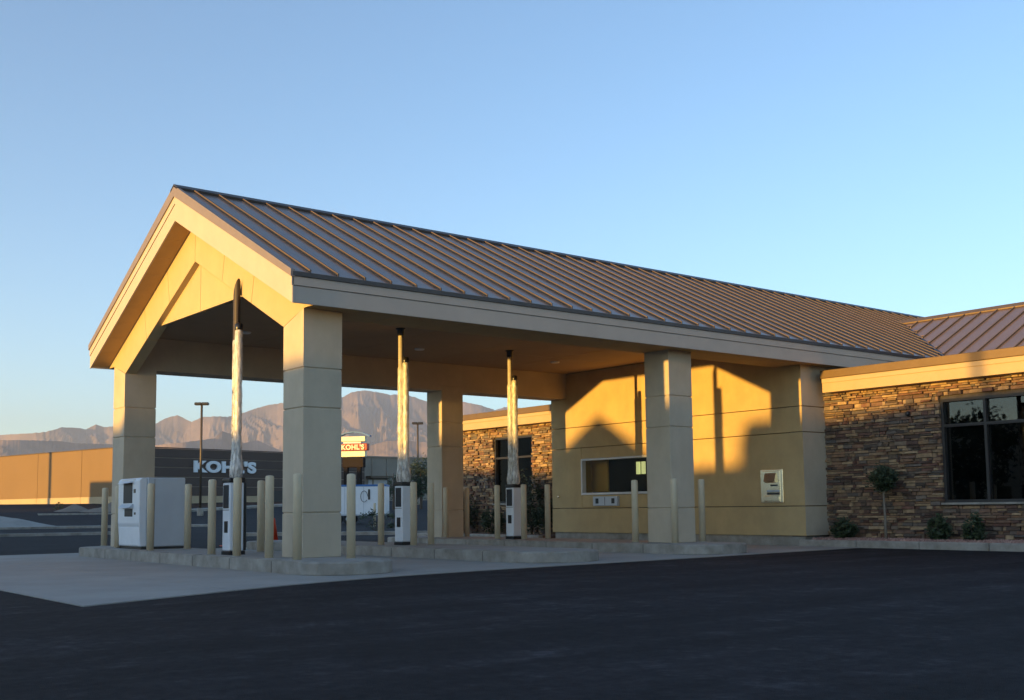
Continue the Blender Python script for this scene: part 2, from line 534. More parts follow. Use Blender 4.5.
gw = link('gable_wall', prism([(MID - .01, z_in(MID) + .02), (MID + .01, z_in(MID) + .02), (MID + .01, 6.30), (MID - .01, 6.30)], 'x', .03, .22), 'gable', canopy)
def rake_piece(v0, v1, s, first=False):
    g = .007
    if first:
        P = [(a, 3.765 + .008), (v1 - g, z_in(v1 - g)), (v1 - g - .16, z_soff(v1 - .16) + .03), (-OV + .03, ZS + .03), (-OV + .03, ZS + .004), (0, ZS + .004)]
        P[0] = (a + .01, 3.773)
    else:
        P = [(v0 + g, z_in(v0 + g)), (v1 - g, z_in(v1 - g)), (v1 - g - (.16 if v1 < MID - .1 else 0), z_soff(v1 - (.16 if v1 < MID - .1 else 0)) + .03), (v0 + g - .16, z_soff(v0 - .16) + .03)]
    if s: P = [(W - v, z) for v, z in P]
    link('gable_panel', prism(P, 'x', 0, .25, .006), 'gable', gw)
for s in (0, 1):
    rake_piece(0, 1.95, s, True)
    rake_piece(1.95, 3.2, s)
    rake_piece(3.2, MID, s)
for s in (0, 1):      # solid core behind the joints
    P = [(a + .1, z_in(a + .1) + .03), (MID - .02, z_in(MID) + .01), (MID - .02, 6.28), (-.1, z_soff(-.1))]
    if s: P = [(W - v, z) for v, z in P]
    link('gable_core', prism(P, 'x', .03, .22), 'gable', gw)
# recessed triangle above the ceiling line
vb = a + (ZC - 3.765) / .4775
for s in (0, 1):
    P = [(vb - .3, ZC), (MID - .006, ZC), (MID - .006, z_in(MID) + .2), (vb - .3, ZC + .1)]
    if s: P = [(W - v, z) for v, z in P]
    link('gable_infill', prism(P, 'x', .125, .20), 'gable', gw)

# ceiling boards, beams along the two sides
ce = link('ceiling', box(.22, UW - .004, a, W - a, ZC + .01, ZC + .06), 'ceil', canopy)
for k in range(5):
    u0 = .22 + k * 2.512
    for j in range(3):
        v0 = a + .004 + j * (W - 2 * a) / 3
        link('ceiling_panel', box(u0 + .006, u0 + 2.506, v0 + .004, v0 + (W - 2 * a) / 3 - .008, ZC, ZC + .02), 'ceil', ce)
for k, (u, v) in enumerate(((1.9, 2.6), (1.9, 6.3), (6.4, 2.6), (6.4, 6.3), (10.7, 2.6), (10.7, 6.3))):
    link('downlight', lathe([(.11, ZC - .03), (.125, ZC - .012), (.125, ZC + .01)], 16, True, u, v), 'frame', ce)
link('front_beam', prism([(.012, ZS + .006), (a - .012, ZS + .006), (a - .012, 4.72), (.012, 4.47)], 'x', .262, UW), 'stucco', canopy)
link('rear_beam', prism([(W - a + .012, ZB), (W - .012, ZB), (W - .012, 4.47), (W - a + .012, 4.72)], 'x', .262, UW - .003), 'stucco', canopy)

# ---- roof: panels and raised seams
SL = (6.96 - 4.48) / (MID + OV)
def z_roof(v): return 4.48 + SL * (min(v, W - v) + OV)
UE = 27.0
def vlow(u):
    if u <= 18.5: return -OV
    return min(-OV + (u - 18.5) * .955, 3.13)
roof = link('roof', prism([(-OV + .05, 4.40), (MID, 6.86), (W + OV - .05, 4.40), (W + OV - .05, 4.36), (MID, 6.80), (-OV + .05, 4.36)], 'x', -OU + .06, 18.3), 'roof', canopy)
link('roof_deck', prism([(3.2, 6.17), (MID, 6.86), (W - 3.2, 6.17)], 'x', 18.3, UE), 'roof', roof)
def slope_strip(u0, u1, h0, h1, m, name, s):
    """a strip of roof skin between two lines up the slope"""
    bm = bmesh.new()
    L = []
    for u in (u0, u1):
        vl = vlow(u)
        col = []
        for v, h in ((vl, h0), (MID - .02, h0), (MID - .02, h1), (vl, h1)):
            vv = W - v if s else v
            col.append(bm.verts.new((u, vv, z_roof(v) + h)))
        L.append(col)
    A, B = L
    for i in range(4):
        bm.faces.new((A[i], A[(i + 1) % 4], B[(i + 1) % 4], B[i]))
    bm.faces.new(A[::-1]); bm.faces.new(B)
    link(name, fin(bm), m, roof)
k = 0
u = -OU + .02
while u < UE - .3:
    un = -.09 + .5 * k
    for s in (0, 1):
        slope_strip(u + .004, un - .004, -.02 - .0004, random.uniform(-.0015, .0015), 'roof', 'roof_panel', s)
        slope_strip(un - .014, un + .014, -.03, .048, 'roof2', 'roof_seam', s)
    u = un
    k += 1
link('ridge_cap', prism([(MID - .16, 6.885), (MID, 6.972), (MID + .16, 6.885), (MID + .17, 6.925), (MID, 7.02), (MID - .17, 6.925)], 'x', -OU - .04, UE), 'drip', roof)
# eaves: soffit, two-board fascia, dark drip edge
for s in (0, 1):
    Y = (lambda v: W - v) if s else (lambda v: v)
    def bx(name, v0, v1, z0, z1, u0, u1, m, parent, bev=.004):
        lo, hi = sorted((Y(v0), Y(v1)))
        return link(name, box(u0, u1, lo, hi, z0, z1, bev), m, parent)
    fa = bx('eave_fascia', -OV, -OV + .03, ZS - .015, 4.245, -OU + .002, 18.5, 'cream', canopy)
    bx('fascia_board', -OV - .014, -OV + .02, 4.252, 4.395, -OU + .002, 18.5, 'cream', fa)
    bx('drip_edge', -OV - .035, -OV + .03, 4.395, 4.468, -OU - .01, 18.5, 'drip', fa)
    for kk in range(15):
        u0 = .01 + kk * .92
        bx('soffit_panel', -OV + .034, -.002, ZS, ZS + .02, u0, min(u0 + .912, 18.4), 'soffit', fa, 0)
    if not s:
        for kk in range(13):
            u0 = a + .004 + kk * .93
            if abs(u0 - D1) < 1.2 and False: continue
            bx('soffit_panel', .004, a - .004, ZS, ZS + .02, u0, min(u0 + .922, UW - .004), 'soffit', fa, 0)
# raking eave at the gable: fascia boards, metal trim, sloping soffit
for s in (0, 1):
    def rk(name, v0, v1, lo, hi, u0, u1, m, parent):
        P = [(v0, lo(v0)), (v1, lo(v1)), (v1, hi(v1)), (v0, hi(v0))]
        if s: P = [(W - v, z) for v, z in P]
        return link(name, prism(P, 'x', u0, u1), m, parent)
    zf = lambda v: 4.392 + .490 * (v + OV)
    e = OV + .014
    rf = rk('rake_fascia', -e, MID, lambda v: z_soff(v) - .015 if v < 0 else z_soff(v) - .015, lambda v: zf(v) - .145, -OU, -OU + .03, 'cream', canopy)
    rk('fascia_board', -e, MID, lambda v: zf(v) - .138, lambda v: zf(v) + .004, -OU - .014, -OU + .02, 'cream', rf)
    rk('rake_trim', -e - .02, MID, lambda v: zf(v) + .004, lambda v: z_roof(v) + .035, -OU - .04, -OU + .03, 'rake', rf)
    for j in range(9):
        v0, v1 = -OV + .03 + j * .537, -OV + .03 + (j + 1) * .537 - .006
        rk('soffit_panel', v0, min(v1, MID - .002), lambda v: z_soff(v), lambda v: z_soff(v) + .02, -OU + .034, -.004, 'soffit', rf)

# ------------------------------------------------------------------ bank building
bank = thing('bank_building', 'tan stucco bank with ledge stone wings and bronze metal roof behind the canopy', 'building')
US_, UF = 13.70, 13.28
# teller wall: stucco panels with open joints in front of a dark backing
tw = link('teller_wall', prism([(.03, .01), (W - .03, .01), (W - .03, 4.55), (.03, 4.55)], 'x', 13.5, US_ + .2), 'mortar', bank)
WV0, WV1, WZ0, WZ1 = 4.40, 7.64, 1.09, 2.11
T = .40
def tp(v0, v1, z0, z1):
    g = .008
    link('stucco_panel', box(UW, UW + T, v0 + g, v1 - g, z0 + g, z1 - g, .005), 'wallst', tw)
def corner_skin(me):
    # the end facing the lot takes the greyer stucco colour of the columns
    me.materials.append(M['wallst']); me.materials.append(M['stucco'])
    for p in me.polygons:
        if p.normal.y < -.9 and p.center.y < .05: p.material_index = 1
for z0, z1 in ((.03, .72), (2.43, 3.03), (3.03, 4.62)):
    g = .008
    me = prism([(UW, 0), (US_ + .7, 0), (US_ + .7, .44), (UW + T, .44), (UW + T, W), (UW, W)], 'z', z0 + g, min(z1 - g, 4.59), .005)
    corner_skin(me)
    link('stucco_panel', me, 'wallst', tw)
me = prism([(UW, 0), (US_ + .7, 0), (US_ + .7, .44), (UW + T, .44), (UW + T, WV0 - .018), (UW, WV0 - .018)], 'z', .728, 2.422, .005)
corner_skin(me)
link('stucco_panel', me, 'wallst', tw)
tp(WV1 + .01, W, .72, 2.43)
tp(WV0 - .01, WV1 + .01, .72, WZ0 - .0); tp(WV0 - .01, WV1 + .01, WZ1, 2.43)
link('wall_base', box(UW + .05, US_, .06, W - .06, ZG, .05), 'kerb', tw)
link('corner_core', box(UW + .03, US_ + .6, .03, .41, .02, 4.5), 'mortar', tw)
# wall above the ceiling of the recess side and far pier face
link('side_wall', box(UW + .41, 18.5, .05, .35, ZS - .3, 4.5), 'stucco', bank)
# teller window
win = link('teller_window', box(UW + .10, UW + .112, WV0 + .05, WV1 - .05, WZ0 + .05, WZ1 - .05), 'glass2', bank)
for n_, b_ in (('frame_top', (WV0, WV1, WZ1 - .055, WZ1)), ('frame_sill', (WV0, WV1, WZ0, WZ0 + .06)), ('frame_side', (WV0, WV0 + .055, WZ0 + .06, WZ1 - .055)), ('frame_side', (WV1 - .055, WV1, WZ0 + .06, WZ1 - .055))):
    link(n_, box(UW - .035, UW + .13, b_[0] + .0, b_[1], b_[2], b_[3], .006), 'frame', win)
# room behind the glass
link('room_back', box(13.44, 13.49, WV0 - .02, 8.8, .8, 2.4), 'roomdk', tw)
link('room_partition', box(13.38, 13.435, 7.2, 8.8, .9, 2.3), 'room', tw)
link('room_counter', box(13.20, 13.42, WV0, WV1, .9, 1.18), 'roomdk', tw)
for v0 in (5.73, 5.93):
    link('bright_pane', box(13.36, 13.43, v0, v0 + .10, 1.64, 1.98), 'pane_glow', tw)  # pale panes in the room, made bright by added glow
# deal drawer under the window
dr = link('deal_drawer', box(UW - .09, UW + .02, 6.12, 7.10, .78, 1.04, .012), 'greypl', bank)
for v0 in (6.22, 6.86):
    link('speaker_slot', box(UW - .097, UW - .05, v0, v0 + .13, .84, .99, .01), 'black', dr)
link('drawer_joint', box(UW - .094, UW - .05, 6.60, 6.615, .80, 1.02), 'dkframe', dr)
link('wall_tap', lathe([(.02, 1.02), (.035, 1.03), (.035, 1.08), (.02, 1.09)], 10, True, UW - .03, 8.62), 'steel', bank)
# night drop
nd = link('night_drop', box(UW - .05, UW + .02, .57, 1.23, .80, 1.59, .012), 'steel', bank)
link('drop_recess', box(UW - .068, UW - .02, .86, 1.10, 1.36, 1.47, .004), 'black', nd)
link('drop_plate', box(UW - .062, UW - .03, .63, 1.17, .81, 1.56, .02), 'steel', nd)
link('drop_hood', prism([(UW - .15, 1.30), (UW - .06, 1.27), (UW - .06, 1.50), (UW - .08, 1.50)], 'y', .74, 1.06), 'steel', nd)
link('drop_slot', box(UW - .068, UW - .02, .72, .92, 1.19, 1.23), 'black', nd)
link('drop_handle', box(UW - .10, UW - .05, .66, 1.02, 1.05, 1.10, .015), 'greypl', nd)
link('drop_slot', box(UW - .068, UW - .02, .66, 1.02, .99, 1.04), 'black', nd)
link('drop_door', box(UW - .085, UW - .04, .66, 1.12, .84, .97, .012), 'steel', nd)

# ---- stone wings
def rough_stone(seed):
    r = random.Random(seed)
    bm = bmesh.new()
    bm_box(bm, 0, 1, -.5, .5, -.5, .5)
    bmesh.ops.bevel(bm, geom=[e for e in bm.edges if min(v.co.x for v in e.verts) < .5 and max(v.co.x for v in e.verts) < .5], offset=.09, segments=1, affect='EDGES', profile=.6)
    for v in bm.verts:
        v.co.x += r.uniform(-.13, .13) * (v.co.x < .5)
        v.co.y = max(-.5, min(.5, v.co.y + r.uniform(-.015, .015)))
        v.co.z = max(-.5, min(.5, v.co.z + r.uniform(-.06, .06)))
    me = fin(bm)
    return me
PROTO = [rough_stone(i) for i in range(10)]
for me in PROTO: me.materials.append(M['stone'])
def stone_rects(v0, v1, z0, z1, holes, rnd):
    out = []
    z = z0
    while z < z1 - .03:
        h = rnd.choice((.045, .052, .06, .07, .085, .10))
        if z + h > z1 - .05: h = z1 - z
        v = v0
        while v < v1 - .02:
            w = rnd.choice((.08, .11, .15, .19, .24, .30, .38))
            if v + w > v1 - .12: w = v1 - v
            parts = [(v, v + w)]
            for hv0, hv1, hz0, hz1 in holes:
                if z < hz1 - .02 and z + h > hz0 + .02:
                    q = []
                    for p0, p1 in parts:
                        if p1 <= hv0 or p0 >= hv1: q.append((p0, p1)); continue
                        if p0 < hv0 - .04: q.append((p0, hv0))
                        if p1 > hv1 + .04: q.append((hv1, p1))
                    parts = q
            for p0, p1 in parts:
                split = h > .08 and p1 - p0 > .1 and rnd.random() < .35      # two thin pieces in place of a thick one
                if split:
                    q = rnd.uniform(.4, .6)
                    out.append(((p0 + p1) / 2, z + h * q / 2, p1 - p0, h * q))
                    out.append(((p0 + p1) / 2, z + h * (1 + q) / 2, p1 - p0, h * (1 - q)))
                else:
                    out.append(((p0 + p1) / 2, z + h / 2, p1 - p0, h))
            v += w
        z += h
    return out
ZST = 3.335
def stone_wall(v0, v1, holes, single):
    rnd = random.Random(11 if single else 5)
    wall = link('stone_wall', box(US_ + .0, US_ + .2, v0, v1, ZG, ZST + .2), 'mortar', bank) if not holes else None
    if holes:
        bm = bmesh.new()
        hv0, hv1, hz0, hz1 = holes[0]
        for b_ in ((v0, hv0, ZG, ZST + .2), (hv1, v1, ZG, ZST + .2), (hv0, hv1, ZG, hz0), (hv0, hv1, hz1, ZST + .2)):
            bm_box(bm, US_, US_ + .2, *b_)
        wall = link('stone_wall', fin(bm), 'mortar', bank)
    bmS = bmesh.new()
    cnt = 0
    rects = stone_rects(v0, v1, ZG + .05, ZST, holes, rnd)
    if single:
        rects.sort(key=lambda q: (-q[2] * q[3]) if q[0] > -4.95 else 9)
    for (v, z, w, h) in rects:
        dpt = rnd.uniform(.035, .115)
        g = .007
        if single and cnt < 300 and v > -4.95:
            o = link('stone', PROTO[rnd.randrange(10)], None, wall, (US_ - dpt, v, z), 0, (dpt + .02, w - g, h - g))
            cnt += 1
        else:
            me = PROTO[rnd.randrange(10)]
            vs = [bmS.verts.new((US_ - dpt + p.co.x * (dpt + .02), v + p.co.y * (w - g), z + p.co.z * (h - g))) for p in me.vertices]
            for p in me.polygons: bmS.faces.new([vs[i] for i in p.vertices])
    if bmS.verts:
        o = link('stones', fin(bmS), 'stones', wall)
        o['kind'] = 'stuff'
    else: bmS.free()
    return wall
RW = (-6.2, -2.95, .76, 2.97)
stone_wall(-10.5, -.0, [RW], True)
LW = (10.90, 12.86, .9, 3.02)
stone_wall(W + .0, 15.7, [LW], False)
def store_window(hv0, hv1, z0, z1, mull, zt, name='wing_window'):
    w = link(name, box(US_ + .075, US_ + .087, hv0 + .04, hv1 - .04, z0 + .04, z1 - .04), 'glass', bank)
    f0, f1 = US_ - .02, US_ + .11
    link('frame_top', box(f0, f1, hv0, hv1, z1 - .06, z1), 'dkframe', w)
    link('frame_bottom', box(f0, f1, hv0, hv1, z0, z0 + .06), 'dkframe', w)
    for v0 in (hv0, hv1 - .06): link('frame_side', box(f0, f1, v0, v0 + .06, z0 + .06, z1 - .06), 'dkframe', w)
    link('transom', box(f0 + .01, f1, hv0 + .06, hv1 - .06, zt - .03, zt + .03), 'dkframe', w)
    for v in mull: link('mullion', box(f0 + .015, f1, v - .03, v + .03, z0 + .06, z1 - .06), 'dkframe', w)
    link('sill', box(US_ - .13, US_ + .05, hv0 - .03, hv1 + .03, z0 - .05, z0 - .002, .008), 'kerb', w)
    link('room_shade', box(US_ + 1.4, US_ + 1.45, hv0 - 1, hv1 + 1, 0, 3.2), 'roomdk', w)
store_window(*RW, (-3.93, -5.05), 2.40)
store_window(*LW, (11.88,), 2.36)
link('wall_tap', lathe([(.02, 2.66), (.05, 2.68), (.05, 2.75), (.02, 2.77)], 10, True, US_ - .12, -2.22), 'dkframe', bank)
# parapet: cream band and metal coping, then the body of the wings
def parapet(v0, v1):
    p = link('parapet_fascia', box(UF, US_ + .35, v0, v1, ZST, 3.655, .004), 'gold', bank)
    link('fascia_lip', box(UF - .02, US_ + .3, v0, v1, 3.555, 3.66, .006), 'gold', p)
    link('metal_coping', box(UF - .045, US_ + .45, v0 - .02, v1 + .02, 3.662, 3.85, .01), 'coping', p)
parapet(-10.5, .12 - .35); parapet(W + .25, 15.7)
link('wing_body', box(US_ + 2.2, 24, -10.4, -.1, ZG, 3.6), 'wallst', bank)
link('wing_body', box(US_ + 2.2, 24, W + .1, 15.6, ZG, 3.6), 'wallst', bank)
link('flat_roof', box(US_ + .2, 24, -10.4, -.05, 3.60, 3.66), 'ceil', bank)
link('flat_roof', box(US_ + .2, 24, W + .05, 15.6, 3.60, 3.66), 'ceil', bank)
# main roof across the back
MS = .51
def zmain(u): return 4.45 + MS * (u - 18.45)
mr_ = link('main_roof', prism([(17.3, 3.80), (22.1, 6.24), (26.9, 3.80)], 'y', -10.6, W + 6.8), 'roof', bank)
def main_strip(v0, v1, h, name, m):
    ulo = 17.3
    if v1 > -OV and v0 < W + OV:
        vv = min(max((v0 + v1) / 2, -OV), W + OV)
        ulo = max(ulo, 18.47 + (min(vv, W - vv) + OV) / .955)
    if ulo > 21.9: return
    P = [(ulo, zmain(ulo) - .02), (22.1, zmain(22.1) - .02), (22.1, zmain(22.1) + h), (ulo, zmain(ulo) + h)]
    link(name, prism(P, 'y', v0, v1), m, mr_)
v = -10.55
while v < W + 6.6:
    main_strip(v + .016, v + .484, .0, 'roof_panel', 'roof')
    main_strip(v - .013, v + .013, .045, 'roof_seam', 'roof2')
    v += .5
for v0, v1 in ((-10.62, 3.2), (W - 3.2, W + 6.82)):
    link('ridge_cap', prism([(21.86, 6.20), (22.1, 6.325), (22.34, 6.20), (22.34, 6.24), (22.1, 6.37), (21.86, 6.24)], 'y', v0, v1), 'coping', mr_)
# valley flashing along the meeting of the two near slopes
for s in (0, 1):
    bm = bmesh.new()
    pts = []
    for t in range(2):
        v = (-OV - .05) if not t else 3.12
        u = 18.47 + (v + OV) / .955
        z = z_roof(v) + .035
        for du in (-.09, .09):
            pts.append(bm.verts.new((u + du, W - v if s else v, z + (.0 if du < 0 else .01))))
    bm.faces.new((pts[0], pts[1], pts[3], pts[2]))
    r_ = bmesh.ops.extrude_face_region(bm, geom=bm.faces[:])
    for g_ in r_['geom']:
        if isinstance(g_, bmesh.types.BMVert): g_.co.z -= .03
    link('valley_flashing', fin(bm), 'drip', mr_)

# ------------------------------------------------------------------ planting bed by the right wing
bed = tag(link('planting_bed', box(12.86, US_ - .02, -10.5, -1.15, ZG, -.06), 'soil'), 'soil bed along the foot of the stone wall', None, None, 'structure')
bed2 = tag(link('planting_bed', box(12.9, US_ - .02, -1.15, -.02, ZG, -.06), 'soil'), 'short soil bed beside the corner pier', None, None, 'structure')
kb = tag(bpy.data.objects.new('kerb', None), 'pale concrete kerb edging the bed by the stone wall', None, None, 'structure'); C.objects.link(kb)
v = -10.5
while v < -1.3:
    link('kerb_stone', box(12.68, 12.86, v + .004, v + 1.516, ZG - .05, -.045, .02), 'kerb', kb)
    v += 1.52
link('kerb_stone', prism([(12.68, -1.374), (12.86, -1.374), (12.9, -.15), (12.74, -.15)], 'z', ZG - .05, -.045, .015), 'kerb', kb)
def gravel(u0, u1, v0, v1, z, n, name, label):
    rnd = random.Random(3)
    bm = bmesh.new()
    for _ in range(n):
        c = Vector((rnd.uniform(u0, u1), rnd.uniform(v0, v1), z))
        s = rnd.uniform(.015, .05)
        vs = [bm.verts.new(c + Vector((rnd.uniform(.6, 1.2) * x * s, rnd.uniform(.6, 1.2) * y * s, zz_ * s * rnd.uniform(.7, 1.3)))) for x, y, zz_ in ((1, 0, 0), (-.5, .9, 0), (-.5, -.9, 0), (0, 0, 1.1))]
        for q in ((0, 1, 3), (1, 2, 3), (2, 0, 3)): bm.faces.new([vs[i] for i in q])
    tag(link(name, fin(bm), 'gravel'), label, 'gravel', None, 'stuff')
gravel(12.9, 13.62, -10.3, -.05, -.05, 12000, 'gravel', 'reddish crushed rock covering the planting bed')

def shrub(loc, r, h, label, seed, group='dark shrubs at the foot of the stone walls', n=1900, leaf=.045):
    t = thing('shrub', label, 'shrub', loc, 0, group)
    link('foliage', crown_mesh(r, r, h / 2, n, leaf, seed), 'leaf', t, (0, 0, h * .52))
    for k in range(4):
        an = k * 1.6 + seed
        link('stem', tube_path([(0, 0, -.02), (.3 * r * math.cos(an), .3 * r * math.sin(an), h * .3), (.6 * r * math.cos(an), .6 * r * math.sin(an), h * .65)], [.018, .012, .005], 6), 'bark', t)
    return t
shrub((13.2, -.72, -.06), .27, .42, 'low dark shrub in the bed right beside the corner pier', 1)
shrub((13.2, -3.05, -.06), .22, .52, 'round dark shrub under the left end of the right wing window', 2)
shrub((13.2, -3.85, -.06), .21, .56, 'dark shrub at the right edge of the photo, under the big window', 3)
shrub((13.2, -5.4, -.06), .27, .6, 'dark shrub beyond the right edge, further along the bed', 4)
tp_ = thing('topiary_tree', 'small lollipop tree with thin pale stem in front of the right stone wall', 'tree', (13.15, -1.83, -.06))
link('trunk', tube_path([(0, 0, -.03), (.012, .008, .5), (-.008, .01, 1.0), (0, 0, 1.35)], [.034, .027, .023, .014], 8), 'palebark', tp_)
link('crown', crown_mesh(.27, .27, .27, 4200, .034, 9), 'leaf', tp_, (0, 0, 1.36))
for k in range(3):
    link('limb', tube_path([(0, 0, 1.15), (.13 * math.cos(k * 2.1), .13 * math.sin(k * 2.1), 1.32), (.22 * math.cos(k * 2.1), .22 * math.sin(k * 2.1), 1.45)], [.012, .008, .004], 6), 'bark', tp_)
for k, (v, r, h) in enumerate(((9.6, .4, 1.05), (10.35, .42, 1.7), (12.3, .34, .75), (13.9, .42, 1.2), (15.3, .4, .9))):
    shrub((13.15, v, -.06), r, h, ('dark shrub beside the rear corner of the teller wall', 'tall dark shrub right of the rear wing window, by the tubes', 'low shrub under the rear wing window', 'dark shrub left of the rear wing window', 'shrub at the far left of the rear stone wall')[k], 20 + k)
tag(link('planting_bed', box(12.5, US_ - .02, W + .1, 15.7, ZG, -.06), 'soil'), 'soil bed along the rear stone wall', None, None, 'structure')
tag(link('kerb', box(12.32, 12.5, W + .1, 15.7, ZG - .05, -.045, .02), 'kerb'), 'pale kerb along the rear planting bed', None, None, 'structure')

# ------------------------------------------------------------------ bollards
BM_POST = lathe([(.068, -.02), (.068, 1.27), (.064, 1.29), (.050, 1.302), (.02, 1.307)], 20)
BM_RING = lathe([(.088, -.01), (.086, .006), (.072, .016)], 20)
def bollard(u, v, label, h=1.0, z=.0):
    t = thing('bollard', label, 'bollard', (u, v, z), random.uniform(0, 3), 'tan bollards around the canopy')
    link('post', BM_POST, 'bollard', t, (0, 0, 0), 0, (1, 1, h))
    link('base_ring', BM_RING, 'kerb', t)
bollard(.06, 9.55, 'leftmost tan bollard, at the left tip of the cash machine island')
bollard(-.26, 7.72, 'tan bollard squeezed between the far left column and the cash machine')
bollard(-.42, 5.42, 'tan bollard in front of the right corner of the cash machine')
bollard(.44, 5.70, 'tan bollard just right of the back of the cash machine')
bollard(-.40, 2.56, 'tan bollard left of the nearest wrapped tube kiosk')
bollard(-.46, 1.40, 'tan bollard standing right in front of the nearest tube kiosk')
bollard(.72, 2.98, 'shorter-looking tan bollard behind and right of the nearest tube kiosk')
bollard(-.42, .30, 'tan bollard just left of the nearest gable column')
bollard(-.45, -.70, 'tan bollard in front of the corner of the nearest gable column')
bollard(.38, -.86, 'tan bollard just right of the nearest gable column')
bollard(4.12, 4.35, 'tan bollard left of the middle tube kiosk')
bollard(4.25, 3.30, 'tan bollard right of the middle tube kiosk')
bollard(4.85, 3.55, 'tan bollard in front of the far rear column, second right of the middle kiosk')
bollard(8.15, 9.2, 'tan bollard behind the middle kiosk, left of the far rear column')
bollard(8.30, 7.95, 'tan bollard touching the right side of the far rear column')
bollard(9.30, 8.40, 'tan bollard left of the rear wing window, beside the far rear column')
bollard(8.12, 5.52, 'tan bollard left of the farthest tube kiosk')
bollard(8.25, 4.66, 'tan bollard right of the farthest tube kiosk')
bollard(8.92, 4.58, 'tan bollard at the rear corner of the teller wall, right of the farthest kiosk')
bollard(8.12, .80, 'tan bollard left of the column in front of the teller wall')
bollard(8.08, -.36, 'tan bollard at the corner of the column in front of the teller wall')
bollard(9.20, -.08, 'rightmost tan bollard, between the teller wall column and the night drop')
bollard(23.3, 36.2, 'distant tan bollard in the lot in front of the white trailer', 1.0, ground_z(23.3, 36.2))

# ------------------------------------------------------------------ pneumatic tube kiosks
def crumple(r0, z0, z1, n=22, m=60, seed=0, cx=0, cy=0):
    bm = bmesh.new()
    rings = []
    for j in range(m + 1):
        z = z0 + (z1 - z0) * j / m
        ring = []
        t = j / m
        for i in range(n):
            an = 2 * math.pi * i / n
            p = Vector((math.cos(an) * 1.3, math.sin(an) * 1.3, z * 2.2 + seed))
            r = r0 * (1 + .07 * noise.noise(p * 1.2) + .07 * noise.noise(p * 4.5))
            r *= 1 + .45 * math.exp(-((t - .06) / .07) ** 2) - .12 * math.exp(-((t - .30) / .02) ** 2) - .10 * math.exp(-((t - .62) / .02) ** 2)
            if j in (0, m): r *= .7
            ring.append(bm.verts.new((cx + r * math.cos(an), cy + r * 1.08 * math.sin(an), z)))
        rings.append(ring)
    for A, B in zip(rings, rings[1:]):
        for i in range(n): bm.faces.new((A[i], A[(i + 1) % n], B[(i + 1) % n], B[i]))
    bm.faces.new(rings[0][::-1]); bm.faces.new(rings[-1])
    return fin(bm, True)
def kiosk(u, v, label, top, seed):
    t = thing('tube_kiosk', label, 'kiosk', (u, v, 0), 0, 'wrapped pneumatic tube kiosks')
    du, dv, h = .26, .30, 1.30
    link('plinth', box(-.01, du + .03, -.01, dv + .01, -.005, .07, .008), 'black', t)
    cab = link('cabinet', box(0, du, 0, dv, .072, h - .06, .015), 'white', t)
    link('top_cap', box(-.015, du + .03, -.015, dv + .015, h - .06, h + .02, .02), 'black', t)
    link('back_panel', box(du - .01, du + .055, .012, dv - .012, .075, h - .07, .008), 'black', t)
    link('screen', box(-.012, .02, .045, dv - .045, .80, 1.20, .006), 'screen', cab)
    link('carrier_door', box(-.012, .02, .075, dv - .095, .38, .58, .006), 'black', cab)
    link('panel_joint', box(-.004, .02, .02, dv - .02, .765, .775), 'dkframe', cab)
    pa, pb = ((.205, .265), (.185, .13)) if top == 'gable' else ((.10, .205), (.14, .075))
    if top == 'gable':
        bm = bmesh.new()                       # dark pipe cut off on a long slant where it meets the beam
        lo_, hi_ = [], []
        for q in range(14):
            an = 2 * math.pi * q / 14
            x_, y_ = .205 + .060 * math.cos(an), .272 + .075 * math.sin(an)
            lo_.append(bm.verts.new((x_, y_, 1.3)))
            hi_.append(bm.verts.new((x_, y_, 4.86 - .42 * (1 + math.sin(an)) / 2)))
        for q in range(14): bm.faces.new((lo_[q], lo_[(q + 1) % 14], hi_[(q + 1) % 14], hi_[q]))
        bm.faces.new(lo_[::-1]); bm.faces.new(hi_)
        link('dark_pipe', fin(bm), 'pipe', t)
        z2 = 4.02
    else:
        link('dark_pipe', lathe([(.055, 1.3), (.055, ZC + .01)], 14, True, pa[0], pa[1]), 'pipe2', t)
        link('ceiling_collar', lathe([(.06, ZC - .16), (.075, ZC - .15), (.075, ZC - .03), (.11, ZC - .02), (.11, ZC + .004)], 14, True, pa[0], pa[1]), 'black', t)
        z2 = 3.95
    link('short_pipe', lathe([(.055, 1.3), (.055, z2)], 14, True, pb[0], pb[1]), 'pipe2', t)
    link('pipe_end_cap', lathe([(.066, z2 - .10), (.07, z2 - .09), (.07, z2), (.05, z2 + .02)], 14, True, pb[0], pb[1]), 'black', t)
    link('plastic_wrap', crumple(.068, 1.28, 3.78, seed=seed, cx=pa[0], cy=pa[1]), 'wrap', t)
    link('plastic_wrap', crumple(.070, 1.30, z2 - .08, seed=seed + 9, cx=pb[0], cy=pb[1]), 'wrap', t)
    return t
kiosk(-.27, 2.12, 'nearest plastic-wrapped tube kiosk, its dark pipe rising across the front gable', 'gable', 1)
kiosk(4.30, 3.80, 'middle plastic-wrapped tube kiosk, left of the far rear column', 'ceil', 5)
kiosk(8.30, 5.12, 'farthest plastic-wrapped tube kiosk, in front of the rear wing window', 'ceil', 12)

